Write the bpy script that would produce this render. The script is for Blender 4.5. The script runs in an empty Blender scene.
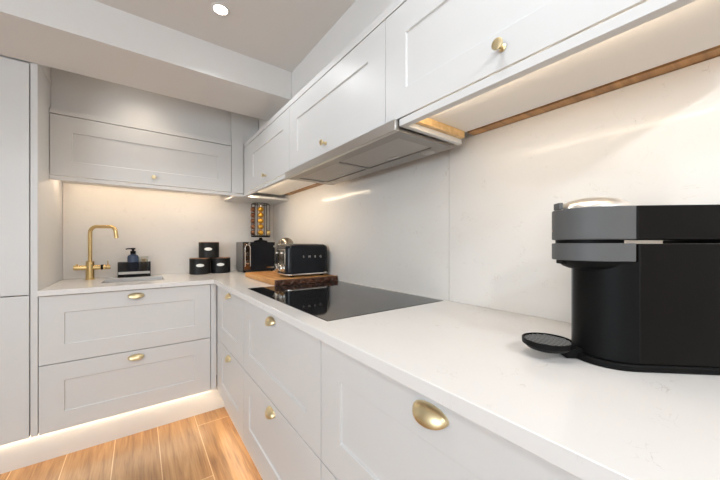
import bpy, bmesh, math, random
from mathutils import Vector, Matrix

random.seed(7)
S = bpy.context.scene
COL = S.collection
PI = math.pi

# ------------------------------------------------------------------ render look
S.view_settings.view_transform = 'Standard'
S.view_settings.look = 'None'
S.view_settings.gamma = 1.0
S.view_settings.exposure = 0.53
S.view_settings.use_curve_mapping = False
S.cycles.max_bounces = 14
S.cycles.diffuse_bounces = 7
S.cycles.glossy_bounces = 6
S.cycles.transmission_bounces = 8
S.cycles.sample_clamp_indirect = 6.0
S.cycles.use_denoising = True
S.cycles.caustics_reflective = False
S.cycles.caustics_refractive = False


def sr(r, g, b):
    f = lambda c: (c / 255) / 12.92 if c / 255 <= 0.04045 else ((c / 255 + 0.055) / 1.055) ** 2.4
    return (f(r), f(g), f(b), 1.0)


# ------------------------------------------------------------------ materials
def mat(name, col, rough=0.5, metal=0.0, noise=0.0, nscale=40.0, bump=0.0, coat=0.0, spec=0.5, stretch=None):
    m = bpy.data.materials.new(name)
    m.use_nodes = True
    nt = m.node_tree
    b = nt.nodes['Principled BSDF']
    b.inputs['Base Color'].default_value = col if len(col) == 4 else (*col, 1)
    b.inputs['Roughness'].default_value = rough
    b.inputs['Metallic'].default_value = metal
    b.inputs['Specular IOR Level'].default_value = spec
    b.inputs['Coat Weight'].default_value = coat
    b.inputs['Coat Roughness'].default_value = 0.05
    if noise or bump:
        tc = nt.nodes.new('ShaderNodeTexCoord')
        mp = nt.nodes.new('ShaderNodeMapping')
        if stretch:
            mp.inputs['Scale'].default_value = stretch
        nz = nt.nodes.new('ShaderNodeTexNoise')
        nz.inputs['Scale'].default_value = nscale
        nz.inputs['Detail'].default_value = 4
        nt.links.new(tc.outputs['Object'], mp.inputs['Vector'])
        nt.links.new(mp.outputs['Vector'], nz.inputs['Vector'])
        if noise:
            rp = nt.nodes.new('ShaderNodeMix')
            rp.data_type = 'RGBA'
            c = b.inputs['Base Color'].default_value[:]
            rp.inputs[6].default_value = tuple(max(0, x * (1 - noise)) for x in c[:3]) + (1,)
            rp.inputs[7].default_value = tuple(min(1, x * (1 + noise)) for x in c[:3]) + (1,)
            nt.links.new(nz.outputs['Fac'], rp.inputs[0])
            nt.links.new(rp.outputs[2], b.inputs['Base Color'])
        if bump:
            bp = nt.nodes.new('ShaderNodeBump')
            bp.inputs['Strength'].default_value = bump
            bp.inputs['Distance'].default_value = 0.002
            nt.links.new(nz.outputs['Fac'], bp.inputs['Height'])
            nt.links.new(bp.outputs['Normal'], b.inputs['Normal'])
    return m


def emit(name, col, strength):
    m = bpy.data.materials.new(name)
    m.use_nodes = True
    b = m.node_tree.nodes['Principled BSDF']
    b.inputs['Base Color'].default_value = (*col[:3], 1)
    b.inputs['Emission Color'].default_value = (*col[:3], 1)
    b.inputs['Emission Strength'].default_value = strength
    return m


def quartz(name, base, rough, spec=0.3):
    m = bpy.data.materials.new(name)
    m.use_nodes = True
    nt = m.node_tree
    N, L = nt.nodes.new, nt.links.new
    b = nt.nodes['Principled BSDF']
    b.inputs['Roughness'].default_value = rough
    b.inputs['Specular IOR Level'].default_value = spec
    tc = N('ShaderNodeTexCoord')
    # small broken flecks of vein
    n1 = N('ShaderNodeTexNoise'); n1.inputs['Scale'].default_value = 19; n1.inputs['Detail'].default_value = 6
    n1.inputs['Distortion'].default_value = 1.6
    L(tc.outputs['Object'], n1.inputs['Vector'])
    a = N('ShaderNodeMath'); a.operation = 'SUBTRACT'; a.inputs[1].default_value = 0.5; L(n1.outputs['Fac'], a.inputs[0])
    ab = N('ShaderNodeMath'); ab.operation = 'ABSOLUTE'; L(a.outputs[0], ab.inputs[0])
    r1 = N('ShaderNodeMapRange'); r1.inputs[1].default_value = 0.0; r1.inputs[2].default_value = 0.010
    r1.inputs[3].default_value = 1.0; r1.inputs[4].default_value = 0.0
    L(ab.outputs[0], r1.inputs[0])
    n2 = N('ShaderNodeTexNoise'); n2.inputs['Scale'].default_value = 17; n2.inputs['Detail'].default_value = 2
    L(tc.outputs['Object'], n2.inputs['Vector'])
    r2 = N('ShaderNodeMapRange'); r2.inputs[1].default_value = 0.56; r2.inputs[2].default_value = 0.66
    L(n2.outputs['Fac'], r2.inputs[0])
    mu = N('ShaderNodeMath'); mu.operation = 'MULTIPLY'; L(r1.outputs[0], mu.inputs[0]); L(r2.outputs[0], mu.inputs[1])
    m2 = N('ShaderNodeMath'); m2.operation = 'MULTIPLY'; m2.inputs[1].default_value = 0.42; L(mu.outputs[0], m2.inputs[0])
    n3 = N('ShaderNodeTexNoise'); n3.inputs['Scale'].default_value = 5; n3.inputs['Detail'].default_value = 5
    L(tc.outputs['Object'], n3.inputs['Vector'])
    mx = N('ShaderNodeMix'); mx.data_type = 'RGBA'
    mx.inputs[6].default_value = tuple(x * 0.965 for x in base[:3]) + (1,)
    mx.inputs[7].default_value = tuple(min(1, x * 1.03) for x in base[:3]) + (1,)
    L(n3.outputs['Fac'], mx.inputs[0])
    mv = N('ShaderNodeMix'); mv.data_type = 'RGBA'
    mv.inputs[7].default_value = (0.40, 0.34, 0.28, 1)
    L(m2.outputs[0], mv.inputs[0]); L(mx.outputs[2], mv.inputs[6])
    L(mv.outputs[2], b.inputs['Base Color'])
    return m


def floor_material():
    m = bpy.data.materials.new('wood_plank_tile')
    m.use_nodes = True
    nt = m.node_tree
    N, L = nt.nodes.new, nt.links.new
    b = nt.nodes['Principled BSDF']
    b.inputs['Roughness'].default_value = 0.38
    tc = N('ShaderNodeTexCoord')
    sx = N('ShaderNodeSeparateXYZ'); L(tc.outputs['Object'], sx.inputs[0])

    def M(op, x, y=None):
        n = N('ShaderNodeMath'); n.operation = op
        for i, v in enumerate((x, y)):
            if v is None: continue
            if isinstance(v, (int, float)): n.inputs[i].default_value = v
            else: L(v, n.inputs[i])
        return n.outputs[0]
    W, LEN = 0.2045, 1.2
    u = M('DIVIDE', M('SUBTRACT', sx.outputs['X'], 0.093), W)
    row = M('FLOOR', u)
    fu = M('SUBTRACT', u, row)
    v = M('DIVIDE', M('SUBTRACT', M('SUBTRACT', sx.outputs['Y'], 2.13), M('MULTIPLY', M('SUBTRACT', row, 1.0), 0.5)), LEN)
    colm = M('FLOOR', v)
    fv = M('SUBTRACT', v, colm)
    eu = M('MULTIPLY', M('MINIMUM', fu, M('SUBTRACT', 1.0, fu)), W)
    ev = M('MULTIPLY', M('MINIMUM', fv, M('SUBTRACT', 1.0, fv)), LEN)
    e = M('MINIMUM', eu, ev)
    g = M('LESS_THAN', e, 0.0022)
    cx = N('ShaderNodeCombineXYZ'); L(row, cx.inputs[0]); L(colm, cx.inputs[1])
    wn = N('ShaderNodeTexWhiteNoise'); wn.noise_dimensions = '3D'; L(cx.outputs[0], wn.inputs['Vector'])
    # grain, stretched along the plank, shifted per plank
    sh = N('ShaderNodeVectorMath'); sh.operation = 'SCALE'; L(wn.outputs['Color'], sh.inputs[0]); sh.inputs['Scale'].default_value = 8
    ad = N('ShaderNodeVectorMath'); ad.operation = 'ADD'; L(tc.outputs['Object'], ad.inputs[0]); L(sh.outputs[0], ad.inputs[1])
    mp = N('ShaderNodeMapping'); mp.inputs['Scale'].default_value = (17.0, 1.3, 1.0); L(ad.outputs[0], mp.inputs['Vector'])
    ng = N('ShaderNodeTexNoise'); ng.inputs['Scale'].default_value = 2.2; ng.inputs['Detail'].default_value = 8
    ng.inputs['Distortion'].default_value = 0.5
    L(mp.outputs[0], ng.inputs['Vector'])
    mp2 = N('ShaderNodeMapping'); mp2.inputs['Scale'].default_value = (70.0, 3.0, 1.0); L(ad.outputs[0], mp2.inputs['Vector'])
    nf = N('ShaderNodeTexNoise'); nf.inputs['Scale'].default_value = 2.0; nf.inputs['Detail'].default_value = 4
    L(mp2.outputs[0], nf.inputs['Vector'])
    t = M('ADD', M('ADD', M('MULTIPLY', ng.outputs['Fac'], 0.68), M('MULTIPLY', nf.outputs['Fac'], 0.32)),
          M('MULTIPLY', M('SUBTRACT', wn.outputs['Value'], 0.5), 0.10))
    cr = N('ShaderNodeValToRGB')
    els = cr.color_ramp.elements
    els[0].position = 0.30; els[0].color = sr(118, 84, 56)
    els[1].position = 0.72; els[1].color = sr(182, 147, 105)
    k = els.new(0.50); k.color = sr(156, 118, 79)
    L(t, cr.inputs[0])
    # dark knots
    vo = N('ShaderNodeTexVoronoi'); vo.inputs['Scale'].default_value = 1.0
    mp3 = N('ShaderNodeMapping'); mp3.inputs['Scale'].default_value = (6.0, 2.6, 1.0); L(ad.outputs[0], mp3.inputs['Vector'])
    L(mp3.outputs[0], vo.inputs['Vector'])
    kr = N('ShaderNodeMapRange'); kr.inputs[1].default_value = 0.03; kr.inputs[2].default_value = 0.16
    kr.inputs[3].default_value = 0.55; kr.inputs[4].default_value = 0.0
    L(vo.outputs['Distance'], kr.inputs[0])
    mk = N('ShaderNodeMix'); mk.data_type = 'RGBA'; mk.inputs[7].default_value = sr(84, 54, 34)
    L(kr.outputs[0], mk.inputs[0]); L(cr.outputs[0], mk.inputs[6])
    mg = N('ShaderNodeMix'); mg.data_type = 'RGBA'; mg.inputs[7].default_value = sr(200, 172, 136)
    L(g, mg.inputs[0]); L(mk.outputs[2], mg.inputs[6])
    L(mg.outputs[2], b.inputs['Base Color'])
    return m


def wood(name, c0, c1, scale=(3, 40, 40), rough=0.45, dist=0.6):
    m = bpy.data.materials.new(name)
    m.use_nodes = True
    nt = m.node_tree
    N, L = nt.nodes.new, nt.links.new
    b = nt.nodes['Principled BSDF']
    b.inputs['Roughness'].default_value = rough
    tc = N('ShaderNodeTexCoord')
    mp = N('ShaderNodeMapping'); mp.inputs['Scale'].default_value = scale
    L(tc.outputs['Object'], mp.inputs['Vector'])
    nz = N('ShaderNodeTexNoise'); nz.inputs['Scale'].default_value = 1.0; nz.inputs['Detail'].default_value = 6
    nz.inputs['Distortion'].default_value = dist
    L(mp.outputs[0], nz.inputs['Vector'])
    cr = N('ShaderNodeValToRGB')
    cr.color_ramp.elements[0].position = 0.35; cr.color_ramp.elements[0].color = c0
    cr.color_ramp.elements[1].position = 0.66; cr.color_ramp.elements[1].color = c1
    L(nz.outputs['Fac'], cr.inputs[0])
    L(cr.outputs[0], b.inputs['Base Color'])
    return m


PAINT = mat('grey_white_cabinet_paint', (0.68, 0.68, 0.675), rough=0.42, noise=0.012, nscale=6)
WALLP = mat('white_wall_paint', (0.765, 0.76, 0.75), rough=0.85, noise=0.01, nscale=9)
CEILP = mat('white_ceiling_paint', (0.74, 0.73, 0.715), rough=0.9, noise=0.01, nscale=9)
CARC = mat('white_carcass_board', (0.82, 0.80, 0.77), rough=0.5, noise=0.01, nscale=8)
QW = quartz('white_quartz_splashback', (0.72, 0.695, 0.665), 0.09, 0.16)
QT = quartz('white_quartz_worktop', (0.78, 0.765, 0.75), 0.16)
FLOOR = floor_material()
BRASS = mat('brushed_brass', (0.80, 0.67, 0.41), rough=0.37, metal=1.0, noise=0.05, nscale=90)
BRASS2 = mat('satin_gold_tap', (0.74, 0.545, 0.26), rough=0.26, metal=1.0, noise=0.04, nscale=90)
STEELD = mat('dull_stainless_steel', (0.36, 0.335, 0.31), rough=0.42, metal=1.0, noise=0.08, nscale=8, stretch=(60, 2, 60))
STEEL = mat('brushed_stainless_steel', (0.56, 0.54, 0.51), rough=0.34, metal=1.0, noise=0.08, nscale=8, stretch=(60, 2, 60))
FILT = mat('aluminium_grease_filter', (0.50, 0.48, 0.45), rough=0.55, metal=0.8, noise=0.12, nscale=260, bump=0.3)
CHROME = mat('polished_chrome', (0.82, 0.81, 0.79), rough=0.10, metal=1.0, noise=0.02, nscale=20)
GLASSB = mat('black_ceramic_glass', (0.012, 0.012, 0.013), rough=0.045, noise=0.2, nscale=60, coat=0.0, spec=0.5)
BLKG = mat('glossy_black_enamel', (0.010, 0.011, 0.014), rough=0.09, noise=0.2, nscale=30, spec=0.22)
BLKM = mat('satin_black_plastic', (0.0055, 0.0055, 0.0055), rough=0.48, noise=0.15, nscale=60, spec=0.10)
BLKT = mat('black_tinted_tank', (0.0065, 0.0055, 0.005), rough=0.40, noise=0.15, nscale=30, spec=0.10)
BLKC = mat('matt_black_canister_tin', (0.011, 0.011, 0.011), rough=0.45, spec=0.25, noise=0.15, nscale=60)
GREYP = mat('mid_grey_plastic', (0.100, 0.101, 0.102), rough=0.5, spec=0.3, noise=0.04, nscale=40)
GREYS = mat('grey_metal_side', (0.20, 0.195, 0.19), rough=0.38, metal=0.3, noise=0.05, nscale=40)
WOODL = wood('honey_wood_board', sr(172, 118, 60), sr(206, 154, 92), (30, 3, 30))
WOODD = wood('dark_carved_wood', sr(40, 22, 13), sr(104, 62, 38), (18, 40, 60), dist=2.5)
WOODR = wood('raw_batten_wood', sr(206, 170, 116), sr(226, 192, 140), (4, 40, 40))
WOODG = wood('brown_batten_wood', sr(160, 120, 76), sr(198, 152, 100), (40, 3, 40))
LIDW = wood('bamboo_lid', sr(120, 84, 58), sr(160, 118, 84), (20, 20, 20))
WHITE = mat('white_enamel_label', (0.80, 0.80, 0.78), rough=0.4, noise=0.02, nscale=80)
BLUE = mat('dark_blue_soap_bottle', (0.035, 0.055, 0.11), rough=0.18, noise=0.1, nscale=20)
GOLDP = mat('gold_foil', (0.62, 0.34, 0.05), rough=0.30, metal=1.0, noise=0.1, nscale=80)
BRONP = mat('copper_brown_foil', (0.20, 0.085, 0.045), rough=0.32, metal=1.0, noise=0.1, nscale=80)
CREMP = mat('pale_gold_foil', (0.75, 0.55, 0.25), rough=0.30, metal=1.0, noise=0.1, nscale=80)
BRONZE = mat('bronze_mirror_panel', (0.26, 0.17, 0.12), rough=0.15, metal=1.0, noise=0.3, nscale=25)
DCHR = mat('smoky_chrome', (0.25, 0.22, 0.18), rough=0.16, metal=1.0, noise=0.35, nscale=30)
RAILM = mat('dark_wire', (0.10, 0.085, 0.07), rough=0.3, metal=1.0, noise=0.1, nscale=40)
SATIN = mat('satin_aluminium_lid', (0.86, 0.83, 0.79), rough=0.32, metal=1.0, noise=0.03, nscale=30)
GREYL = mat('light_grey_grille', (0.24, 0.24, 0.235), rough=0.45, noise=0.03, nscale=40)
MUD = mat('brown_sponge', (0.30, 0.22, 0.13), rough=0.8, noise=0.3, nscale=150)
LEDR = emit('warm_led_hob_run', (1.0, 0.82, 0.60), 20.0)
LEDC = emit('warm_led_corner', (1.0, 0.82, 0.60), 34.0)
LEDW = emit('warm_led', (1.0, 0.82, 0.62), 29.0)
LEDQ = emit('warm_plinth_led_hob_run', (1.0, 0.80, 0.54), 24.0)
LEDP = emit('warm_plinth_led', (1.0, 0.82, 0.60), 20.0)
LAMP = emit('downlight_lens_glow', (1.0, 0.93, 0.84), 12.0)


def smoked():
    m = bpy.data.materials.new('smoked_acrylic')
    m.use_nodes = True
    nt = m.node_tree
    b = nt.nodes['Principled BSDF']
    b.inputs['Base Color'].default_value = (0.03, 0.03, 0.032, 1)
    b.inputs['Roughness'].default_value = 0.08
    tr = nt.nodes.new('ShaderNodeBsdfTransparent'); tr.inputs[0].default_value = (0.66, 0.66, 0.68, 1)
    tc = nt.nodes.new('ShaderNodeTexCoord'); nz = nt.nodes.new('ShaderNodeTexNoise'); nz.inputs['Scale'].default_value = 30
    nt.links.new(tc.outputs['Object'], nz.inputs['Vector'])
    mr = nt.nodes.new('ShaderNodeMapRange'); mr.inputs[3].default_value = 0.18; mr.inputs[4].default_value = 0.24
    nt.links.new(nz.outputs['Fac'], mr.inputs[0])
    mx = nt.nodes.new('ShaderNodeMixShader')
    nt.links.new(mr.outputs[0], mx.inputs[0]); nt.links.new(tr.outputs[0], mx.inputs[1]); nt.links.new(b.outputs[0], mx.inputs[2])
    nt.links.new(mx.outputs[0], nt.nodes['Material Output'].inputs['Surface'])
    return m


def clear_glass():
    m = bpy.data.materials.new('clear_glass')
    m.use_nodes = True
    nt = m.node_tree
    b = nt.nodes['Principled BSDF']
    b.inputs['Base Color'].default_value = (0.9, 0.9, 0.88, 1)
    b.inputs['Roughness'].default_value = 0.04
    tr = nt.nodes.new('ShaderNodeBsdfTransparent'); tr.inputs[0].default_value = (0.93, 0.93, 0.91, 1)
    lw = nt.nodes.new('ShaderNodeLayerWeight'); lw.inputs['Blend'].default_value = 0.35
    mx = nt.nodes.new('ShaderNodeMixShader')
    nt.links.new(lw.outputs['Facing'], mx.inputs[0]); nt.links.new(tr.outputs[0], mx.inputs[1]); nt.links.new(b.outputs[0], mx.inputs[2])
    nt.links.new(mx.outputs[0], nt.nodes['Material Output'].inputs['Surface'])
    return m


SMOKE = smoked()
GLASS = clear_glass()


# ------------------------------------------------------------------ mesh helpers
def obj(name, bm, m, parent=None, bevel=0.0, seg=2, smooth=35):
    me = bpy.data.meshes.new(name)
    bmesh.ops.recalc_face_normals(bm, faces=bm.faces[:])
    bm.to_mesh(me)
    bm.free()
    mats = m if isinstance(m, (list, tuple)) else [m]
    for x in mats:
        me.materials.append(x)
    if smooth:
        me.polygons.foreach_set('use_smooth', [True] * len(me.polygons))
        me.set_sharp_from_angle(angle=math.radians(smooth))
    o = bpy.data.objects.new(name, me)
    COL.objects.link(o)
    if parent:
        o.parent = parent
    if bevel:
        b = o.modifiers.new('bevel', 'BEVEL')
        b.width = bevel; b.segments = seg; b.limit_method = 'ANGLE'; b.angle_limit = math.radians(40)
        b.harden_normals = False
    return o


def add_box(bm, x0, x1, y0, y1, z0, z1, mi=0):
    v = [bm.verts.new((x, y, z)) for z in (z0, z1) for y in (y0, y1) for x in (x0, x1)]
    for f in ((0, 2, 3, 1), (4, 5, 7, 6), (0, 1, 5, 4), (2, 6, 7, 3), (0, 4, 6, 2), (1, 3, 7, 5)):
        fc = bm.faces.new([v[i] for i in f]); fc.material_index = mi
    return bm


def box(*a):
    return add_box(bmesh.new(), *a)


def add_lathe(bm, prof, n=32, M=None, cap=True):
    """prof: list of (r, z); revolved about z; closed with caps where r>0 at ends."""
    rings = []
    for r, z in prof:
        if r <= 1e-6:
            p = Vector((0, 0, z)); rings.append([bm.verts.new(M @ p if M else p)])
        else:
            ring = []
            for i in range(n):
                a = 2 * PI * i / n
                p = Vector((r * math.cos(a), r * math.sin(a), z))
                ring.append(bm.verts.new(M @ p if M else p))
            rings.append(ring)
    for A, B in zip(rings, rings[1:]):
        if len(A) == 1 and len(B) == 1: continue
        for i in range(n):
            j = (i + 1) % n
            if len(A) == 1: bm.faces.new((A[0], B[j], B[i]))
            elif len(B) == 1: bm.faces.new((A[i], A[j], B[0]))
            else: bm.faces.new((A[i], A[j], B[j], B[i]))
    if cap and len(rings[0]) > 1: bm.faces.new(rings[0][::-1])
    if cap and len(rings[-1]) > 1: bm.faces.new(rings[-1])
    if not cap: bmesh.ops.remove_doubles(bm, verts=bm.verts[:], dist=1e-6)
    return bm


def lathe(prof, n=32, M=None, cap=True):
    return add_lathe(bmesh.new(), prof, n, M, cap)


def add_tube(bm, pts, r, n=12, cap=True):
    pts = [Vector(p) for p in pts]
    prev = None
    rings = []
    for i, p in enumerate(pts):
        if i == 0: d = (pts[1] - p)
        elif i == len(pts) - 1: d = (p - pts[-2])
        else: d = (pts[i + 1] - p).normalized() + (p - pts[i - 1]).normalized()
        d.normalize()
        if prev is None:
            up = Vector((0, 0, 1)) if abs(d.z) < 0.9 else Vector((1, 0, 0))
            x = d.cross(up).normalized()
        else:
            x = (prev - d * prev.dot(d)).normalized()
        prev = x
        y = d.cross(x)
        rr = r[i] if isinstance(r, (list, tuple)) else r
        rings.append([bm.verts.new(p + rr * (math.cos(2 * PI * k / n) * x + math.sin(2 * PI * k / n) * y)) for k in range(n)])
    for A, B in zip(rings, rings[1:]):
        for k in range(n):
            bm.faces.new((A[k], A[(k + 1) % n], B[(k + 1) % n], B[k]))
    if cap:
        bm.faces.new(rings[0][::-1]); bm.faces.new(rings[-1])
    return bm


def tube(pts, r, n=12, cap=True):
    return add_tube(bmesh.new(), pts, r, n, cap)


def add_prism(bm, outline, z0, z1):
    a = [bm.verts.new((x, y, z0)) for x, y in outline]
    b = [bm.verts.new((x, y, z1)) for x, y in outline]
    n = len(outline)
    for i in range(n):
        bm.faces.new((a[i], a[(i + 1) % n], b[(i + 1) % n], b[i]))
    bm.faces.new(a[::-1]); bm.faces.new(b)
    return bm


def prism(o, z0, z1):
    return add_prism(bmesh.new(), o, z0, z1)


def rrect(x0, x1, y0, y1, r, n=8):
    out = []
    for cx, cy, a0 in ((x1 - r, y1 - r, 0), (x0 + r, y1 - r, 90), (x0 + r, y0 + r, 180), (x1 - r, y0 + r, 270)):
        for k in range(n + 1):
            a = math.radians(a0 + 90 * k / n)
            out.append((cx + r * math.cos(a), cy + r * math.sin(a)))
    return out


def slab(xs, ys, solid, z0, z1):
    """a slab on a grid of cells; solid(i, j) says which cells are filled."""
    bm = bmesh.new()
    V = {}
    def v(i, j, k):
        if (i, j, k) not in V: V[i, j, k] = bm.verts.new((xs[i], ys[j], (z0, z1)[k]))
        return V[i, j, k]
    nx, ny = len(xs) - 1, len(ys) - 1
    ok = lambda i, j: 0 <= i < nx and 0 <= j < ny and solid(i, j)
    for i in range(nx):
        for j in range(ny):
            if not ok(i, j): continue
            bm.faces.new((v(i, j, 1), v(i + 1, j, 1), v(i + 1, j + 1, 1), v(i, j + 1, 1)))
            bm.faces.new((v(i, j, 0), v(i, j + 1, 0), v(i + 1, j + 1, 0), v(i + 1, j, 0)))
            if not ok(i - 1, j): bm.faces.new((v(i, j, 0), v(i, j, 1), v(i, j + 1, 1), v(i, j + 1, 0)))
            if not ok(i + 1, j): bm.faces.new((v(i + 1, j, 0), v(i + 1, j + 1, 0), v(i + 1, j + 1, 1), v(i + 1, j, 1)))
            if not ok(i, j - 1): bm.faces.new((v(i, j, 0), v(i + 1, j, 0), v(i + 1, j, 1), v(i, j, 1)))
            if not ok(i, j + 1): bm.faces.new((v(i, j + 1, 0), v(i, j + 1, 1), v(i + 1, j + 1, 1), v(i + 1, j + 1, 0)))
    return bm


def thing(name, label, cat, loc=(0, 0, 0), rz=0.0, group=None):
    o = bpy.data.objects.new(name, None)
    o.empty_display_size = 0.05
    COL.objects.link(o)
    o.location = loc
    o.rotation_euler = (0, 0, rz)
    return tag(o, label, cat, group)


def tag(o, label, cat, group=None):
    o['label'] = label
    o['category'] = cat
    if group: o['group'] = group
    return o


def struct(name, bm, m, label=None, cat=None, bevel=0.0):
    o = obj(name, bm, m, bevel=bevel)
    o['kind'] = 'structure'
    if label:
        o['label'] = label
        o['category'] = cat
    return o


# ------------------------------------------------------------------ measures
XR, YB, ZC = 1.05, 2.84, 2.25          # splashback face right / back, ceiling
XD, YD = 0.426, 2.22                   # base fronts, right run and back run
XU, YU = 0.67, 2.46                    # wall cabinet fronts
XL = -0.418                            # end panel beside the tall cabinet
ZW = 0.91                              # worktop
ZP = 0.163                             # underside of the fronts
Z1, Z2 = 1.553, 1.908                  # wall cabinet doors
R90 = -PI / 2

# ------------------------------------------------------------------ setting
struct('floor', box(-2.6, 1.09, -2.6, 2.88, -0.05, 0.0), FLOOR, 'honey wood-look plank tile floor with pale grout lines', 'floor')
struct('ceiling', box(-2.6, 1.09, -2.6, 2.88, ZC, ZC + 0.06), CEILP, 'plain off-white ceiling holding one recessed downlight', 'ceiling')
struct('wall_right', box(1.071, 1.13, -2.6, 2.88, 0, ZC), WALLP, 'white wall behind the hob splashback', 'wall')
struct('wall_back', box(-2.6, 1.071, 2.861, 2.92, 0, ZC), WALLP, 'white wall behind the sink splashback', 'wall')
struct('trim_1', box(-2.6, 0.786, 1.80, 2.212, 2.072, ZC), WALLP, 'boxed white ceiling beam crossing above the sink run', 'beam')
struct('trim_2', box(-0.4175, 0.786, 2.50, 2.56, 1.945, ZC), PAINT, 'flat infill panel above the sink wall cabinet', 'panel')
struct('trim_3', box(0.788, 0.85, -0.6, 2.461, 1.945, ZC), WALLP, 'white boxing above the long row of wall cabinets', 'panel')
struct('baseboard_back', box(-1.05, 0.485, 2.268, 2.286, 0.0005, 0.150), PAINT, 'pale plinth below the sink drawers washed by warm strip light', 'plinth')
struct('baseboard_right', box(0.485, 0.503, -0.06, 2.268, 0.0005, 0.150), PAINT, 'pale plinth below the hob run drawers', 'plinth')

struct('wall_front', box(-2.601, 1.071, -2.66, -2.601, 0, ZC), WALLP, 'plain white wall behind the camera', 'wall')
wy = [-2.66, -1.7, 0.6, 2.92]; wz = [0.0, 0.75, 2.1, ZC]
bm = bmesh.new()  # unseen wall; its opening is made up to light the right-hand fronts
for i in range(3):
    for j in range(3):
        if i == 1 and j == 1: continue
        add_box(bm, -2.66, -2.601, wy[i], wy[i + 1], wz[j], wz[j + 1])
struct('wall_left', bm, WALLP, 'white wall left of the camera with a wide opening added to let daylight in', 'wall')

# splashback slabs
tag(obj('splashback', box(XL + 0.001, XR + 0.019, YB, YB + 0.02, ZW + 0.0004, 1.573), QW, bevel=0.001),
    'white quartz splashback behind the brass tap and sink', 'splashback')
tag(obj('splashback', box(XR, XR + 0.02, 0.791, YB - 0.001, ZW + 0.0004, 1.573), QW, bevel=0.001),
    'white quartz splashback slab behind the hob and toaster', 'splashback')
tag(obj('splashback', box(XR, XR + 0.02, -0.6, 0.789, ZW + 0.0004, 1.573), QW, bevel=0.001),
    'white quartz splashback slab behind the pod coffee machine', 'splashback')

# worktop with openings for sink and hob
HX0, HX1, HY0, HY1 = 0.470, 1.036, 0.806, 1.655
SX0, SX1, SY0, SY1 = -0.187, 0.140, 2.405, 2.690
xs = [XL + 0.001, SX0, SX1, 0.404, HX0, HX1, XR + 0.0195]
ys = [-0.08, HY0, HY1, 2.20, SY0, SY1, YB + 0.0195]


def solid(i, j):
    x = (xs[i] + xs[i + 1]) / 2; y = (ys[j] + ys[j + 1]) / 2
    if x < 0.404 and y < 2.20: return False
    if SX0 < x < SX1 and SY0 < y < SY1: return False
    if HX0 < x < HX1 and HY0 < y < HY1: return False
    return True


tag(obj('worktop', slab(xs, ys, solid, 0.882, ZW), QT, bevel=0.0012),
    'continuous L-shaped white quartz worktop with faint grey veining', 'worktop')


# ------------------------------------------------------------------ joinery
def shaker(w, h, stile, top=None, bot=None, th=0.02, rec=0.006):
    """framed front: face at y=0 looking to -y, x 0..w, z 0..h, panel sunk by rec."""
    top = stile if top is None else top
    bot = stile if bot is None else bot
    bm = bmesh.new()
    x = [0, stile, w - stile, w]; z = [0, bot, h - top, h]
    P = lambda a, y, b: bm.verts.new((a, y, b))
    g = [[P(x[i], 0, z[j]) for j in range(4)] for i in range(4)]
    for i in range(3):
        for j in range(3):
            if i == 1 and j == 1: continue
            bm.faces.new((g[i][j], g[i + 1][j], g[i + 1][j + 1], g[i][j + 1]))
    s = 0.0025
    q = [P(x[1] + s, rec, z[1] + s), P(x[2] - s, rec, z[1] + s), P(x[2] - s, rec, z[2] - s), P(x[1] + s, rec, z[2] - s)]
    o = [g[1][1], g[2][1], g[2][2], g[1][2]]
    for k in range(4):
        bm.faces.new((o[k], o[(k + 1) % 4], q[(k + 1) % 4], q[k]))
    bm.faces.new(q)
    b = [P(0, th, 0), P(w, th, 0), P(w, th, h), P(0, th, h)]
    bm.faces.new(b[::-1])
    ring = [[g[i][0] for i in range(4)], [g[3][j] for j in range(4)], [g[i][3] for i in (3, 2, 1, 0)], [g[0][j] for j in (3, 2, 1, 0)]]
    for k in range(4):
        bm.faces.new(ring[k][::-1] + [b[k], b[(k + 1) % 4]])
    return bm


def cup_mesh(w=0.040, up=0.018, lo=0.013, dep=0.024, th=0.0018, n=28, m=10):
    """scalloped cup pull: x along the drawer, -y out of it, open underneath."""
    bm = bmesh.new()
    def surf(k):
        rows = []
        for i in range(n + 1):
            t = -1 + 2 * i / n
            t = math.sin(t * PI / 2)
            s = max(0.0, 1 - t * t) ** 0.5
            s = 0.03 + 0.97 * s
            row = []
            for j in range(m + 1):
                a = PI / 2 * j / m * 1.12
                y = -(dep * s * math.sin(a) - k) if s > 0.1 else -dep * s * math.sin(a) * 0.8
                z = -lo * s + (up + lo) * s * math.cos(a) * (1 if math.cos(a) > 0 else 0.35)
                if k and j: z -= k * 0.8 * math.cos(a)
                row.append(bm.verts.new((w * t, min(y, 0.0), z)))
            rows.append(row)
        return rows
    A, B = surf(0), surf(th)
    for rows in (A, B):
        for i in range(n):
            for j in range(m):
                bm.faces.new((rows[i][j], rows[i + 1][j], rows[i + 1][j + 1], rows[i][j + 1]))
    for i in range(n):
        bm.faces.new((A[i][m], A[i + 1][m], B[i + 1][m], B[i][m]))
    return bm


def cup(parent, x, z):
    o = obj('cup_handle', cup_mesh(), BRASS, parent, smooth=60)
    o.location = (x, 0, z)
    return o


def knob(parent, x, z):
    M = Matrix.Translation((x, 0, z)) @ Matrix.Rotation(PI / 2, 4, 'X')
    o = obj('knob', lathe([(0.0085, 0), (0.0085, 0.002), (0.0045, 0.004), (0.0045, 0.010), (0.0065, 0.014), (0.0125, 0.0225), (0.0132, 0.0245), (0.0125, 0.0265), (0.009, 0.0275), (0, 0.028)], 28, M), BRASS, parent)
    return o


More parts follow.
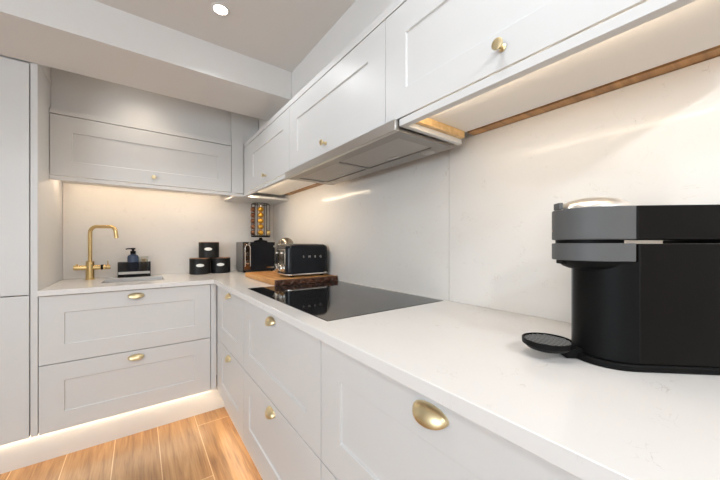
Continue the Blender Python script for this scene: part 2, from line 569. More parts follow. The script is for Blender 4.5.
def carcass(L, y1, z0, z1, y0=0.021, th=0.018, top=False):
    bm = bmesh.new()
    add_box(bm, 0, th, y0, y1, z0, z1)
    add_box(bm, L - th, L, y0, y1, z0, z1)
    add_box(bm, th, L - th, y0, y1, z0, z0 + th)
    add_box(bm, th, L - th, y1 - 0.008, y1, z0 + th, z1 - (th if top else 0))
    if top: add_box(bm, th, L - th, y0, y1, z1 - th, z1)
    return bm


def base_unit(name, label, loc, rz, L, group, stile=0.094, depth=0.56, filler=None, led=None):
    t = thing(name, label, 'cabinet', loc, rz, group)
    obj('carcass', carcass(L, depth, ZP + 0.002, 0.881), CARC, t)
    g = 0.0016
    for z0, z1, hz in ((ZP, 0.5165, 0.4795), (0.5205, 0.8775, 0.843)):
        d = obj('drawer', shaker(L - 2 * g, z1 - z0, stile, top=0.092), PAINT, t, bevel=0.0008)
        d.location = (g, 0, z0)
        cup(d, (L - 2 * g) / 2, hz - z0)
    if filler:
        bm = box(filler[0], filler[1], 0.003, 0.021, ZP, 0.881)
        a, b = (L, filler[1]) if filler[0] > 0 else (filler[0], -0.0002)
        add_box(bm, a + 0.0002, b, 0.0211, 0.045, ZP + 0.002, 0.881)  # unseen backing added to block strip light leaking past the filler
        obj('filler_strip', bm, PAINT, t, bevel=0.0008)
    obj('led_strip', box(0.0, L, 0.036, 0.043, 0.1575, 0.1645), led, t)
    return t


G = 'drawer cabinets below the worktop'
base_unit('drawer_cabinet', 'wide two-drawer grey cabinet under the sink and tap', (XL + 0.001, YD, 0), 0, 0.8055, G, filler=(0.808, 0.8425), led=LEDP)
base_unit('drawer_cabinet', 'narrow two-drawer grey cabinet in the inner corner of the units', (XD, 2.157, 0), R90, 0.585, G, filler=(-0.061, -0.002), led=LEDQ)
base_unit('drawer_cabinet', 'two-drawer grey cabinet directly below the black hob', (XD, 1.571, 0), R90, 0.8025, G, led=LEDQ)
base_unit('drawer_cabinet', 'grey drawer cabinet nearest the camera, below the coffee machine', (XD, 0.7675, 0), R90, 0.815, G, stile=0.10, led=LEDQ)

# tall cabinet at the left edge
tall = thing('tall_cabinet', 'full-height pale grey larder cabinet at the left edge of the photo', 'cabinet', (-1.05, YD, 0))
obj('carcass', carcass(0.604, 0.615, ZP, 2.07), CARC, tall)
d = obj('door', shaker(0.600, 0.724, 0.098), PAINT, tall, bevel=0.0008); d.location = (0.001, 0, ZP)
d = obj('door', shaker(0.600, 1.175, 0.098, top=0.175), PAINT, tall, bevel=0.0008); d.location = (0.001, 0, 0.892)
bm = box(0.606, 0.6315, -0.001, 0.021, ZP, 2.245)
add_box(bm, 0.6042, 0.6315, 0.0211, 0.639, ZP, 2.245)
obj('end_panel', bm, PAINT, tall, bevel=0.0008)
obj('led_strip', box(0.0, 0.63, 0.036, 0.043, 0.156, 0.1625), LEDP, tall)
obj('cornice', box(0.6315, 0.6365, -0.0, 0.279, 2.085, 2.112), PAINT, tall, bevel=0.002)
obj('infill_panel', box(-1.0, 0.604, 0.0215, 0.04, 2.0705, 2.245), PAINT, tall)


# wall cabinets
def wall_unit(label, loc, rz, L, pel, cor, depth, stile=0.094, hinge=0.046, filler=None, led=None):
    t = thing('wall_cabinet', label, 'cabinet', loc, rz, 'wall cabinets with flap doors')
    obj('carcass', carcass(L, depth, 1.568, 1.910, top=True), CARC, t)
    g = 0.0016
    d = obj('door', shaker(L - 2 * g, Z2 - Z1, stile, bot=0.088), PAINT, t, bevel=0.0008)
    d.location = (g, 0, Z1)
    knob(d, (L - 2 * g) / 2, hinge)
    if pel: obj('pelmet', box(pel[0], pel[1], 0.001, 0.025, 1.527, Z1 - 0.004), PAINT, t, bevel=0.0008)
    obj('cornice', box(cor[0], cor[1], -0.001, 0.03, Z2 + 0.004, 1.942), PAINT, t, bevel=0.0008)
    if filler: obj('filler_strip', box(filler[0], filler[1], 0.001, 0.021, Z1 - 0.003, Z2 + 0.003), PAINT, t, bevel=0.0008)
    if led: obj('led_strip', box(led[0], led[1], led[2], led[2] + 0.008, led[4], led[4] + 0.006), led[3], t)
    return t


u = wall_unit('wide pale wall cabinet above the sink and brass tap', (-0.4175, YU, 0), 0, 0.9945, (0, 1.0225), (0.0, 0.9945), 0.375, led=(0.02, 1.015, 0.165, LEDW, 1.5615))
bm = box(0.9965, 1.0865, 0.003, 0.021, Z1 - 0.003, 2.245)
add_box(bm, 1.0865, 1.2025, 0.003, 0.021, 1.9455, 2.245)
obj('filler_strip', bm, PAINT, u, bevel=0.0008)
obj('corner_panel', box(1.0235, 1.4665, 0.002, 0.378, 1.527, 1.545), PAINT, u, bevel=0.0008)
u = wall_unit('pale wall cabinet in the corner above the toaster and pod carousel', (XU, 2.325, 0), R90, 0.762, (-0.132, 0.731), (-0.120, 0.762), 0.311, filler=(-0.131, -0.002), led=(-0.12, 0.715, 0.045, LEDC, 1.549))
obj('bottom_panel', box(-0.131, -0.001, 0.022, 0.311, 1.568, 1.586), CARC, u)
obj('batten', box(-0.13, 0.72, 0.340, 0.3995, 1.5742, 1.596), WOODG, u)
u = wall_unit('pale wall cabinet directly above the extractor hood', (XU, 1.563, 0), R90, 0.800, None, (0, 0.80), 0.311)
u = wall_unit('pale wall cabinet above the coffee machine, largest in the photo', (XU, 0.763, 0), R90, 0.813, (0.067, 0.813), (0, 0.813), 0.311, led=(0.135, 0.80, 0.045, LEDR, 1.549))
obj('side_panel', box(0.067, 0.085, 0.0255, 0.308, 1.527, 1.5675), PAINT, u, bevel=0.0008)
obj('batten', box(0.0855, 0.103, 0.030, 0.300, 1.543, 1.5675), WOODR, u, bevel=0.001)
obj('batten', box(0.088, 0.813, 0.340, 0.3995, 1.5742, 1.596), WOODG, u)

# ------------------------------------------------------------------ extractor hood
hood = thing('extractor_hood', 'slim stainless steel extractor hood below the wall cabinets over the hob', 'extractor hood', (XU, 1.592, 1.513), R90)
HL = 0.892
obj('front_panel', box(0, HL, -0.014, 0.004, 0.000, 0.037), STEEL, hood, bevel=0.0015)
bm = bmesh.new()
# frame on the underside, openings for two filters
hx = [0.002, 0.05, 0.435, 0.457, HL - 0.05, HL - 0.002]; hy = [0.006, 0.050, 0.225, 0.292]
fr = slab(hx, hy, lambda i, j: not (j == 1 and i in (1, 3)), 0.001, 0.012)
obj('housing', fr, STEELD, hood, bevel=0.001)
obj('housing_box', box(0.02, HL - 0.02, 0.02, 0.285, 0.022, 0.036), STEEL, hood)
for a, b in ((0.05, 0.435), (0.457, HL - 0.05)):
    f = obj('filter', box(a, b, 0.050, 0.225, 0.006, 0.020), FILT, hood)
    obj('latch', prism(rrect((a + b) / 2 - 0.03, (a + b) / 2 + 0.03, 0.195, 0.213, 0.008), 0.003, 0.0065), STEEL, f, bevel=0.0008)
for cx in (0.10, HL - 0.10):
    M = Matrix.Translation((cx, 0.258, 0.0))
    obj('lamp', lathe([(0.0, -0.0012), (0.024, -0.0012), (0.027, 0.0008), (0.027, 0.001)], 28, M), [FILT], hood)

# ------------------------------------------------------------------ hob
hob = tag(obj('induction_hob', box(HX0 + 0.001, HX1 - 0.001, HY0 + 0.001, HY1 - 0.001, 0.902, 0.9112), GLASSB, bevel=0.0012),
          'flush black glass induction hob in the white worktop', 'hob')

# ------------------------------------------------------------------ sink and tap
sink = thing('sink', 'undermounted steel sink sunk in the worktop beside the brass tap', 'sink', ((SX0 + SX1) / 2, (SY0 + SY1) / 2, 0.70))
w, dp = (SX1 - SX0) / 2 + 0.004, (SY1 - SY0) / 2 + 0.004
bm = bmesh.new()
add_box(bm, -w - 0.002, w + 0.002, -dp - 0.002, -dp, 0, 0.181)
add_box(bm, -w - 0.002, w + 0.002, dp, dp + 0.002, 0, 0.181)
add_box(bm, -w - 0.002, -w, -dp, dp, 0, 0.181)
add_box(bm, w, w + 0.002, -dp, dp, 0, 0.181)
add_box(bm, -w, w, -dp, dp, 0, 0.002)
obj('basin', bm, STEEL, sink)
obj('drain', lathe([(0.045, 0.0025), (0.045, 0.004), (0.038, 0.005), (0.034, 0.003), (0, 0.003)], 28), CHROME, sink)

tap = thing('kitchen_tap', 'brushed brass square-necked mixer tap standing left of the sink', 'tap', (-0.266, 2.712, ZW))
obj('base', lathe([(0.027, 0.0002), (0.027, 0.005), (0.023, 0.007), (0.023, 0.105), (0.020, 0.109), (0, 0.109)], 32), BRASS2, tap)
pts = [(0, 0, 0.105), (0, 0, 0.31)]
dx, dy = math.cos(math.radians(-32)), math.sin(math.radians(-32))
R = 0.042
top = 0.358
for k in range(1, 9):
    a = PI / 2 * k / 8
    q = R * (1 - math.cos(a)); pts.append((dx * q, dy * q, top - R + R * math.sin(a)))
E = 0.163
R2 = 0.034
for k in range(0, 9):
    a = math.radians(82) * k / 8
    q = E - R2 + R2 * math.sin(a); pts.append((dx * q, dy * q, top - R2 + R2 * math.cos(a)))
q = E + 0.006
pts.append((dx * q, dy * q, top - 0.078))
obj('spout', tube(pts, 0.0115, 20), BRASS2, tap, smooth=50)
obj('collar', lathe([(0.0225, 0.100), (0.0225, 0.122), (0.016, 0.126), (0.0118, 0.127)], 32), BRASS2, tap)
cb = obj('crossbar', tube([(-0.082, 0, 0.081), (0.084, 0, 0.081)], 0.0165, 24), BRASS2, tap, bevel=0.002)
obj('lever', tube([(-0.066, 0, 0.094), (-0.066, 0, 0.106)], 0.006, 12), BRASS2, tap)
obj('lever', tube([(0.092, 0, 0.090), (0.092, 0, 0.124)], 0.0035, 12), BRASS2, tap)
obj('end_cap', tube([(0.0845, 0, 0.081), (0.106, 0, 0.081)], 0.0155, 24), BRASS2, tap, bevel=0.002)
k = obj('lever_ring', tube([(0.055, 0, 0.081), (0.068, 0, 0.081)], 0.0172, 24), BLKM, tap)

# ------------------------------------------------------------------ caddy by the sink
cad = thing('sink_caddy', 'smoked grey plastic caddy holding soap behind the sink', 'caddy', (-0.026, 2.768, ZW))
cw, cd, ch = 0.096, 0.045, 0.108
obj('tray', prism(rrect(-cw, cw, -cd, cd, 0.008), 0.0005, 0.005), BLKM, cad)
bm = bmesh.new()
add_box(bm, -cw, cw, -cd, -cd + 0.003, 0.005, ch)
add_box(bm, -cw, cw, cd - 0.003, cd, 0.005, ch)
add_box(bm, -cw, -cw + 0.003, -cd + 0.003, cd - 0.003, 0.005, ch)
add_box(bm, cw - 0.003, cw, -cd + 0.003, cd - 0.003, 0.005, ch)
obj('side_wall', bm, SMOKE, cad)
obj('front_band', box(-cw + 0.004, cw - 0.004, -cd - 0.0015, -cd - 0.0002, 0.022, 0.040), STEEL, cad)

bot = thing('soap_bottle', 'dark blue soap bottle with black pump standing in the caddy', 'bottle', (-0.035, 2.768, ZW + 0.0055))
obj('body', lathe([(0.0, 0), (0.029, 0), (0.034, 0.003), (0.034, 0.138), (0.030, 0.150), (0.016, 0.158), (0.013, 0.162)], 32), BLUE, bot)
obj('pump', lathe([(0.0165, 0.1625), (0.0165, 0.183), (0.007, 0.185), (0.007, 0.193), (0.014, 0.194), (0.014, 0.205), (0, 0.206)], 24), BLKM, bot)
obj('nozzle', tube([(-0.010, 0, 0.200), (-0.030, -0.004, 0.200), (-0.043, -0.006, 0.197)], 0.0045, 10), BLKM, bot)
gl = thing('glass_tumbler', 'small glass tumbler in the right end of the caddy', 'glass', (0.029, 2.768, ZW + 0.0055))
obj('bowl', lathe([(0, 0.0), (0.026, 0), (0.033, 0.142), (0.031, 0.142), (0.0245, 0.006), (0, 0.006)], 32), GLASS, gl)
tag(obj('scrubbing_sponge', prism([(0.029 + x, 2.768 + y) for x, y in rrect(-0.016, 0.016, -0.012, 0.012, 0.005)], ZW + 0.0125, ZW + 0.130), MUD, bevel=0.003),
    'brown scrubbing sponge upright inside the glass tumbler', 'sponge')

# ------------------------------------------------------------------ canisters
def canister(label, x, y, z, rot):
    t = thing('storage_canister', label, 'canister', (x, y, z), rot, 'black storage canisters')
    r = 0.0755
    obj('body', lathe([(0.0, 0.0), (r - 0.002, 0), (r, 0.002), (r, 0.121), (r - 0.002, 0.122)], 56), BLKC, t)
    obj('lid', lathe([(r - 0.001, 0.1225), (r + 0.0002, 0.123), (r + 0.0002, 0.127), (r - 0.002, 0.128), (0, 0.128)], 56), LIDW, t)
    # oval enamel label wrapped on the front (local -y)
    bm = bmesh.new()
    n = 14; m = 5
    aw, ah, zc = 0.029, 0.0125, 0.071
    c0 = bm.verts.new((0, -(r + 0.0012), zc))
    prev = None
    for ring in range(1, m + 1):
        cur = []
        for k in range(32):
            a = 2 * PI * k / 32
            sx = aw * ring / m * math.cos(a); sz = ah * ring / m * math.sin(a)
            rr = r + (0.0012 if ring < m else 0.0004)
            cur.append(bm.verts.new((rr * math.sin(sx / r), -rr * math.cos(sx / r), zc + sz)))
        for k in range(32):
            j = (k + 1) % 32
            if prev is None: bm.faces.new((c0, cur[k], cur[j]))
            else: bm.faces.new((prev[k], cur[k], cur[j], prev[j]))
        prev = cur
    obj('label_plate', bm, WHITE, t)
    return t


canister('black canister with oval label, left of the bottom pair', 0.396, 2.705, ZW + 0.0003, math.radians(-8))
canister('black canister with oval label, right of the bottom pair', 0.553, 2.725, ZW + 0.0003, math.radians(-12))
canister('black canister with oval label stacked on top of two others', 0.463, 2.715, ZW + 0.1287, math.radians(-14))

# ------------------------------------------------------------------ chopping board on the hob edge
cbz = 0.9115
board = thing('chopping_board', 'thick honey wood chopping board with dark carved front edge', 'chopping board', (0.624, 1.655, cbz))
BW, BD, BT = 0.420, 0.600, 0.031
obj('slab', box(0, BW, 0.013, BD, 0, BT), WOODL, board, bevel=0.002)
# carved front edge with a row of V cuts
bm = bmesh.new()
nx, nz = 96, 6
grid = []
for i in range(nx + 1):
    row = []
    for j in range(nz + 1):
        x = BW * i / nx; z = BT * j / nz
        ph = (x / 0.056) % 1.0
        vcut = abs((abs(ph - 0.5) * 2) - (z / BT))
        dep = 0.0065 * max(0.0, 1 - vcut / 0.22) + 0.0012 * math.sin(x * 190 + z * 120)
        edge = 0.0 if 0 < i < nx and 0 < j < nz else 0.003
        row.append(bm.verts.new((x, dep + edge, z)))
    grid.append(row)
for i in range(nx):
    for j in range(nz):
        bm.faces.new((grid[i][j], grid[i + 1][j], grid[i + 1][j + 1], grid[i][j + 1]))
bk = [bm.verts.new((0, 0.0128, 0)), bm.verts.new((BW, 0.0128, 0)), bm.verts.new((BW, 0.0128, BT)), bm.verts.new((0, 0.0128, BT))]
bm.faces.new(bk[::-1])
bm.faces.new([grid[i][0] for i in range(nx, -1, -1)] + [bk[0], bk[1]])
bm.faces.new([grid[i][nz] for i in range(nx + 1)] + [bk[2], bk[3]])
bm.faces.new([grid[0][j] for j in range(nz + 1)] + [bk[3], bk[0]])
bm.faces.new([grid[nx][j] for j in range(nz, -1, -1)] + [bk[1], bk[2]])
obj('carved_edge', bm, WOODD, board, smooth=20)['label'] = 'dark brown carved edge'

# ------------------------------------------------------------------ toaster
tz = cbz + BT + 0.0003
toast = thing('toaster', 'glossy black retro toaster with chrome end on the chopping board', 'toaster', (0.880, 1.832, tz))
tl, tw = 0.150, 0.094
def rounded_body(l, wd, z0, z1, rc, rt, n=8):
    bm = bmesh.new()
    rings = []
    for k in range(n + 1):
        a = PI / 2 * k / n
        ins = rt * (1 - math.cos(a)); z = z1 - rt + rt * math.sin(a)
        rings.append((ins, z))
    prof = [(0.002, z0), (0, z0 + 0.002)] + rings
    vs = []
    for ins, z in prof:
        o = rrect(-l + ins, l - ins, -wd + ins, wd - ins, max(0.004, rc - ins * 0.6), 8)
        vs.append([bm.verts.new((x, y, z)) for x, y in o])
    N = len(vs[0])
    for A, B in zip(vs, vs[1:]):
        for i in range(N):
            bm.faces.new((A[i], A[(i + 1) % N], B[(i + 1) % N], B[i]))
    bm.faces.new(vs[0][::-1]); bm.faces.new(vs[-1])
    return bm
for sx_ in (-1, 1):
    for sy_ in (-1, 1):
        obj('foot', lathe([(0.012, 0), (0.013, 0.010), (0, 0.010)], 16, Matrix.Translation((sx_ * 0.105, sy_ * 0.065, 0))), BLKM, toast)
obj('chrome_base', prism(rrect(-tl - 0.002, tl + 0.002, -tw - 0.002, tw + 0.002, 0.042), 0.0105, 0.021), CHROME, toast, bevel=0.003)
obj('body', rounded_body(tl, tw, 0.0215, 0.206, 0.040, 0.030), BLKG, toast, smooth=40)
obj('top_plate', prism(rrect(-0.10, 0.10, -0.052, 0.052, 0.02), 0.2062, 0.2085), CHROME, toast, bevel=0.001)
for yy in (-0.026, 0.026):
    obj('bread_slot', prism(rrect(-0.085, 0.085, yy - 0.014, yy + 0.014, 0.006), 0.2087, 0.2092), BLKM, toast)
ep = obj('end_panel', box(-tl - 0.003, -tl + 0.02, -0.062, 0.062, 0.030, 0.176), DCHR, toast, bevel=0.004)
for yy in (-0.040, 0.040):
    obj('lever_slot', box(-tl - 0.0042, -tl - 0.0032, yy - 0.004, yy + 0.004, 0.075, 0.165), BLKM, toast)
    obj('lever', prism(rrect(-tl - 0.022, -tl - 0.0045, yy - 0.016, yy + 0.016, 0.006), 0.146, 0.156), CHROME, toast, bevel=0.002)
    M = Matrix.Translation((-tl - 0.003, yy, 0.056)) @ Matrix.Rotation(-PI / 2, 4, 'Y')
    obj('dial', lathe([(0.023, 0), (0.023, 0.003), (0.021, 0.005), (0.020, 0.020), (0.017, 0.023), (0, 0.0235)], 28, M), CHROME, toast)


def text_bm(s, size, depth):
    c = bpy.data.curves.new('lettering', 'FONT')
    c.body = s; c.size = size; c.extrude = depth; c.align_x = 'CENTER'; c.resolution_u = 3
    o = bpy.data.objects.new('lettering', c)
    COL.objects.link(o)
    dg = bpy.context.evaluated_depsgraph_get()
    me = bpy.data.meshes.new_from_object(o.evaluated_get(dg))
    COL.objects.unlink(o)
    bpy.data.objects.remove(o)
    bm = bmesh.new(); bm.from_mesh(me)
    bpy.data.meshes.remove(me)
    return bm


for chx, s in zip((-0.042, 0.0, 0.041, 0.080), 'SMEG'):
    o = obj('chrome_letter', text_bm(s, 0.020, 0.0014), CHROME, toast, smooth=0)
    o.rotation_euler = (PI / 2, 0, 0)
    o.location = (chx, -tw - 0.0016, 0.120)

# ------------------------------------------------------------------ kettle behind the toaster
ket = thing('kettle', 'round dark metal kettle mostly hidden behind the toaster', 'kettle', (0.886, 2.135, tz))
obj('base', lathe([(0.0, 0), (0.078, 0), (0.080, 0.004), (0.080, 0.018), (0.072, 0.022), (0, 0.022)], 40), CHROME, ket)
obj('body', lathe([(0.0, 0.0225), (0.078, 0.0225), (0.080, 0.026), (0.076, 0.08), (0.068, 0.14), (0.060, 0.192), (0.057, 0.200)], 40), BLKG, ket)
obj('lid', lathe([(0.058, 0.2003), (0.059, 0.206), (0.057, 0.214), (0.052, 0.227), (0.042, 0.241), (0.028, 0.251), (0.012, 0.2555), (0, 0.256)], 40), DCHR, ket)
obj('rim', lathe([(0.0605, 0.199), (0.0625, 0.2015), (0.0605, 0.206), (0.0592, 0.2065), (0.0592, 0.199), (0.0605, 0.199)], 40, cap=False), CHROME, ket)
obj('handle', tube([(0.060, 0.0, 0.185), (0.088, 0.0, 0.190), (0.104, 0, 0.172), (0.108, 0, 0.12), (0.098, 0, 0.075), (0.078, 0, 0.066)], 0.009, 12), BLKM, ket, smooth=50)

# ------------------------------------------------------------------ boxy appliance in the corner
bx = thing('countertop_appliance', 'boxy glossy black appliance with grey side in the worktop corner', 'appliance', (0.697, 2.578, ZW))
aw_, ad_, ah_ = 0.272, 0.222, 0.257
obj('housing', box(0, aw_, 0.012, ad_, 0.008, ah_), GREYS, bx, bevel=0.004)
for q in (0.02, aw_ - 0.02):
    for r_ in (0.03, ad_ - 0.03):
        obj('foot', lathe([(0.010, 0), (0.010, 0.0078), (0, 0.0078)], 14, Matrix.Translation((q, r_, 0))), BLKM, bx)
obj('front_frame', box(0.0, aw_, 0.002, 0.0118, 0.008, ah_), BLKG, bx, bevel=0.002)
obj('door', box(0.064, aw_ - 0.006, -0.008, 0.0018, 0.020, ah_ - 0.016), BLKG, bx, bevel=0.003)
obj('side_panel', box(0.006, 0.060, -0.003, 0.0018, 0.020, ah_ - 0.012), BRONZE, bx, bevel=0.002)
arch = []
for k in range(13):
    a = PI * k / 12
    arch.append((0.034 - 0.021 * math.cos(a), -0.014, 0.205 + 0.028 * math.sin(a)))
arch = [(0.013, -0.003, 0.05), (0.013, -0.014, 0.056)] + arch + [(0.055, -0.014, 0.056), (0.055, -0.003, 0.05)]
obj('arched_rail', tube(arch, 0.003, 10), CHROME, bx, smooth=50)
for kz in (0.085, 0.155):
    M = Matrix.Translation((0.034, -0.003, kz)) @ Matrix.Rotation(PI / 2, 4, 'X')
    obj('dial', lathe([(0.017, 0), (0.017, 0.006), (0.014, 0.012), (0, 0.013)], 24, M), CHROME, bx)
for q, zz in ((0.050, ah_ - 0.012), (aw_ - 0.010, ah_ - 0.038)):
    M = Matrix.Translation((q, -0.0085, zz)) @ Matrix.Rotation(PI / 2, 4, 'X')
    obj('hinge_cap', lathe([(0.009, 0), (0.009, 0.004), (0.006, 0.007), (0, 0.0075)], 18, M), CHROME, bx)
obj('badge', box(aw_ - 0.075, aw_ - 0.012, -0.0095, -0.0082, 0.034, 0.042), CHROME, bx)

# ------------------------------------------------------------------ pod carousel on the appliance
PX, PY = 0.872, 2.668
pz = ZW + ah_ + 0.0005
car = thing('pod_carousel', 'tall chrome wire carousel of coffee pods on the black appliance', 'pod rack', (PX, PY, pz))
obj('base', lathe([(0.0, 0), (0.058, 0), (0.060, 0.004), (0.056, 0.012), (0.018, 0.020), (0.012, 0.040), (0, 0.040)], 36), BLKM, car)
obj('centre_pole', lathe([(0.007, 0.0405), (0.007, 0.340), (0, 0.341)], 14), CHROME, car)
face = math.atan2(-PY, -PX)
def ring(r, z, t=0.0025):
    return tube([(r * math.cos(2 * PI * k / 48), r * math.sin(2 * PI * k / 48), z) for k in range(49)], t, 8, cap=False)
obj('ring', ring(0.070, 0.056), RAILM, car, smooth=60)
obj('ring', ring(0.068, 0.338, 0.004), RAILM, car, smooth=60)
obj('tray', lathe([(0.0075, 0.044), (0.080, 0.044), (0.081, 0.053), (0.079, 0.053), (0.078, 0.049), (0.0075, 0.049)], 40), BLKM, car)
for k in range(6):
    a = face + k * PI / 3
    for s in (-1, 1):
        b_ = a + s * 0.385
        r_ = 0.078
        x, y = r_ * math.cos(b_), r_ * math.sin(b_)
        xi, yi = 0.066 * math.cos(b_), 0.066 * math.sin(b_)
        obj('rail', tube([(xi, yi, 0.338), (x, y, 0.330), (x, y, 0.0535)], 0.0032, 8), RAILM, car, smooth=60)
pod_prof = [(0.0, -0.012), (0.0225, -0.012), (0.023, -0.0105), (0.0248, -0.010), (0.0248, -0.0088), (0.0232, -0.0085), (0.0215, 0.006), (0.017, 0.0145), (0.009, 0.0185), (0, 0.0195)]
names = ['lowest', 'second from the bottom', 'middle', 'second from the top', 'topmost']
protos = {}
for kcol, (deg, m_, what, n) in enumerate(((-62, BRONP, 'brown', 5), (0, GOLDP, 'gold', 5), (62, CREMP, 'pale gold', 1))):
    a = face + math.radians(deg)
    d = Vector((math.cos(a), math.sin(a), 0))
    for i in range(n):
        if what not in protos:
            p = obj('coffee_pod', lathe(pod_prof, 28), m_, smooth=50)
            protos[what] = p
        else:
            p = protos[what].copy()
            COL.objects.link(p)
        p.location = (PX + 0.072 * d.x, PY + 0.072 * d.y, pz + 0.082 + i * 0.0506)
        p.rotation_euler = (0, PI / 2, a)
        lab = ('%s of the five %s coffee pods in the carousel' % (names[i], what)) if n > 1 else 'single pale gold coffee pod at the foot of the right carousel column'
        tag(p, lab, 'coffee pod', 'coffee pods in the carousel')

# ------------------------------------------------------------------ pod coffee machine
cm = thing('coffee_machine', 'black pod coffee machine with grey round head on the near worktop', 'coffee machine', (0.7705, 0.2188, ZW), math.atan2(0.67, -0.74))
def stadium(xc, xb, r, n=28, rb=0.012):
    """round front (+x) centred at xc, flat back at xb."""
    o = [(xc + r * math.cos(-PI / 2 + PI * k / n), r * math.sin(-PI / 2 + PI * k / n)) for k in range(n + 1)]
    for k in range(7):
        a = PI / 2 + PI / 2 * k / 6
        o.append((xb + rb + rb * math.cos(a), r - rb + rb * math.sin(a)))
    for k in range(7):
        a = PI + PI / 2 * k / 6
        o.append((xb + rb + rb * math.cos(a), -r + rb + rb * math.sin(a)))
    return o
BK = -0.255
obj('base', prism(stadium(-0.036, BK, 0.0735), 0.0003, 0.0135), BLKM, cm, bevel=0.003)
obj('front_body', prism(stadium(-0.042, -0.0365 - 0.075, 0.0685, rb=0.004), 0.0140, 0.206), BLKM, cm, bevel=0.001)
obj('water_tank', prism(rrect(BK + 0.004, -0.040, -0.0702, 0.0702, 0.006), 0.0140, 0.2405), BLKT, cm, bevel=0.0015)
obj('tank_lid', prism(rrect(BK + 0.004, -0.0372, -0.0702, 0.0702, 0.004), 0.2485, 0.3125), BLKT, cm, bevel=0.0015)
obj('hinge_block', box(BK + 0.012, -0.192, -0.064, 0.064, 0.2408, 0.2482), BLKM, cm)
hd = obj('lower_head', prism(stadium(0.0, -0.0365, 0.0700, rb=0.002), 0.2065, 0.2415), GREYP, cm, bevel=0.0015)
obj('head_gap', lathe([(0.0, 0.2416), (0.058, 0.2416), (0.058, 0.2485), (0, 0.2485)], 40, Matrix.Translation((0.006, 0, 0))), BLKM, cm)
up = obj('upper_head', prism(stadium(0.0, -0.0368, 0.0700, rb=0.002), 0.2486, 0.3125), GREYP, cm, bevel=0.002)
obj('lid_dome', lathe([(0.063, 0.3127), (0.0625, 0.3150), (0.057, 0.3230), (0.045, 0.3310), (0.026, 0.3355), (0, 0.3370)], 44, Matrix.Translation((-0.003, 0, 0))), SATIN, up)
obj('lid_lever', prism(rrect(0.0605, 0.0695, -0.012, 0.012, 0.003), 0.3127, 0.3270), GREYP, up, bevel=0.0015)
obj('maker_badge', prism(rrect(-0.006, 0.006, -0.0018, 0.0018, 0.0015), 0, 0.0006), BRONZE, up)
bd = bpy.data.objects[[o.name for o in up.children if o.name.startswith('maker_badge')][0]]
ba = math.radians(-12)
bd.matrix_local = Matrix.Translation((0.0701 * math.cos(ba), 0.0701 * math.sin(ba), 0.268)) @ Matrix.Rotation(ba, 4, 'Z') @ Matrix.Rotation(PI / 2, 4, 'Z') @ Matrix.Rotation(PI / 2, 4, 'X')
obj('outlet', lathe([(0.0, 0.188), (0.044, 0.188), (0.056, 0.193), (0.065, 0.203), (0.0665, 0.2062), (0, 0.2062)], 40, Matrix.Translation((-0.006, 0, 0))), BLKM, cm)
obj('spout_guard', box(0.050, 0.064, -0.012, 0.012, 0.198, 0.2063), BLKM, cm, bevel=0.002)
# cup support with slotted grille
ds = obj('cup_support', lathe([(0.0, 0.012), (0.020, 0.012), (0.038, 0.018), (0.0475, 0.026), (0.0478, 0.036), (0.0455, 0.0365), (0.0440, 0.0332), (0, 0.0332)], 48, Matrix.Translation((0.088, 0, 0))), BLKM, cm)
gb = bmesh.new()
for k in range(-6, 7):
    yy = k * 0.0092
    hl = math.sqrt(max(0, 0.0436 ** 2 - yy ** 2)) - 0.0012
    if abs(yy) < 0.04 and hl > 0.006:
        b2 = bmesh.new(); add_box(b2, -hl, hl, yy - 0.0016, yy + 0.0016, 0.0334, 0.0340)
        b2.transform(Matrix.Translation((0.088, 0, 0)) @ Matrix.Rotation(math.radians(-48), 4, 'Z'))
        tmp = bpy.data.meshes.new('tmp'); b2.to_mesh(tmp); b2.free(); gb.from_mesh(tmp); bpy.data.meshes.remove(tmp)
obj('grille', gb, GREYL, ds)
ft = obj('pale_edge_strip', box(-0.0005, 0.0022, -0.004, 0.004, 0.022, 0.188), GREYS, cm, bevel=0.0008)  # thin grey strip down the left outline of the front body
ft.location = (-0.042 + 0.0685 * math.cos(math.radians(-38)), 0.0685 * math.sin(math.radians(-38)), 0)
ft.rotation_euler = (0, 0, math.radians(-38))
obj('support_arm', box(0.020, 0.058, -0.016, 0.016, 0.001, 0.022), BLKM, cm, bevel=0.003)

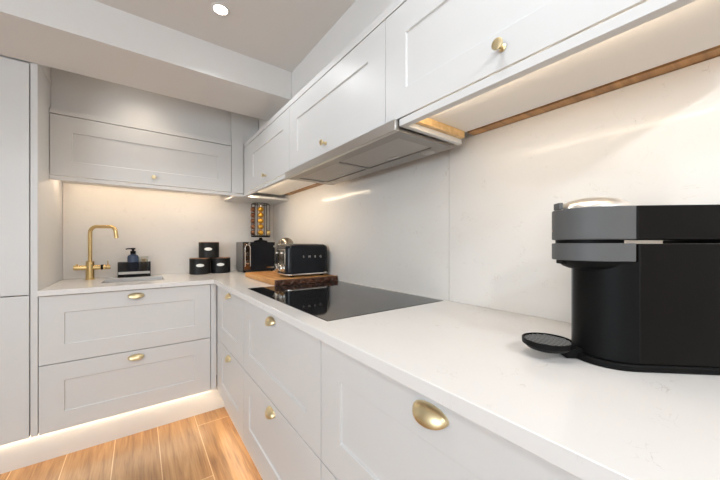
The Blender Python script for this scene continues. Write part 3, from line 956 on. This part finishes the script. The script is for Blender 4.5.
# ------------------------------------------------------------------ downlight
dl = thing('downlight', 'lit round recessed downlight in the ceiling', 'downlight', (0.307, 1.514, ZC - 0.0005))
obj('ring', lathe([(0.030, -0.004), (0.040, -0.0025), (0.0425, 0.0), (0.030, 0.0), (0.030, -0.004)], 40, cap=False), WALLP, dl)
obj('lens', lathe([(0.0, -0.0025), (0.0295, -0.0025), (0.0295, 0.0), (0, 0.0)], 36), LAMP, dl)


# ------------------------------------------------------------------ light
def lamp(kind, name, loc, rot, power, color=(1, 1, 1), **kw):
    L = bpy.data.lights.new(name, kind)
    L.energy = power
    L.color = color
    for k, v in kw.items(): setattr(L, k, v)
    o = bpy.data.objects.new(name, L)
    COL.objects.link(o)
    o.location = loc; o.rotation_euler = rot
    return o


for x, y, pw in ((0.307, 1.514, 7), (0.307, 0.30, 8.5), (-0.75, -1.2, 36), (0.307, -1.2, 48), (0.02, 2.275, 5.6)):  # first spot is the visible downlight; the others are unseen, added for brightness
    lamp('SPOT', 'downlight_and_fill_spot', (x, y, ZC - 0.012), (0, 0, 0), pw, (0.93, 0.97, 1.0) if y < 2 else (1.0, 0.84, 0.66), spot_size=math.radians(168 if y < 1.5 else 130 if y < 2 else 128), spot_blend=0.25 if y < 2 else 1.0, shadow_soft_size=0.05)  # the warm one hidden behind the beam is added to lift the back corner

w_ = lamp('AREA', 'added_daylight_fill', (-2.59, -0.55, 1.425), (PI / 2, 0, -PI / 2), 37, (0.80, 0.91, 1.0), shape='RECTANGLE', size=2.3, size_y=1.35)  # added area lamp in the left wall opening, standing in for unseen daylight
W = bpy.data.worlds.new('daylight')
W.use_nodes = True
S.world = W
bg = W.node_tree.nodes['Background']
bg.inputs['Color'].default_value = (0.88, 0.94, 1.0, 1)
bg.inputs['Strength'].default_value = 1.0

# ------------------------------------------------------------------ camera
cam = bpy.data.cameras.new('camera')
cam.sensor_width = 36.0
cam.lens = 299 / 720 * 36
cam.shift_y = 4 / 720
cam.clip_start = 0.02
co = bpy.data.objects.new('camera', cam)
COL.objects.link(co)
co.location = (0, 0, 1.15)
co.rotation_euler = (PI / 2, 0, math.radians(-36.47))
S.camera = co
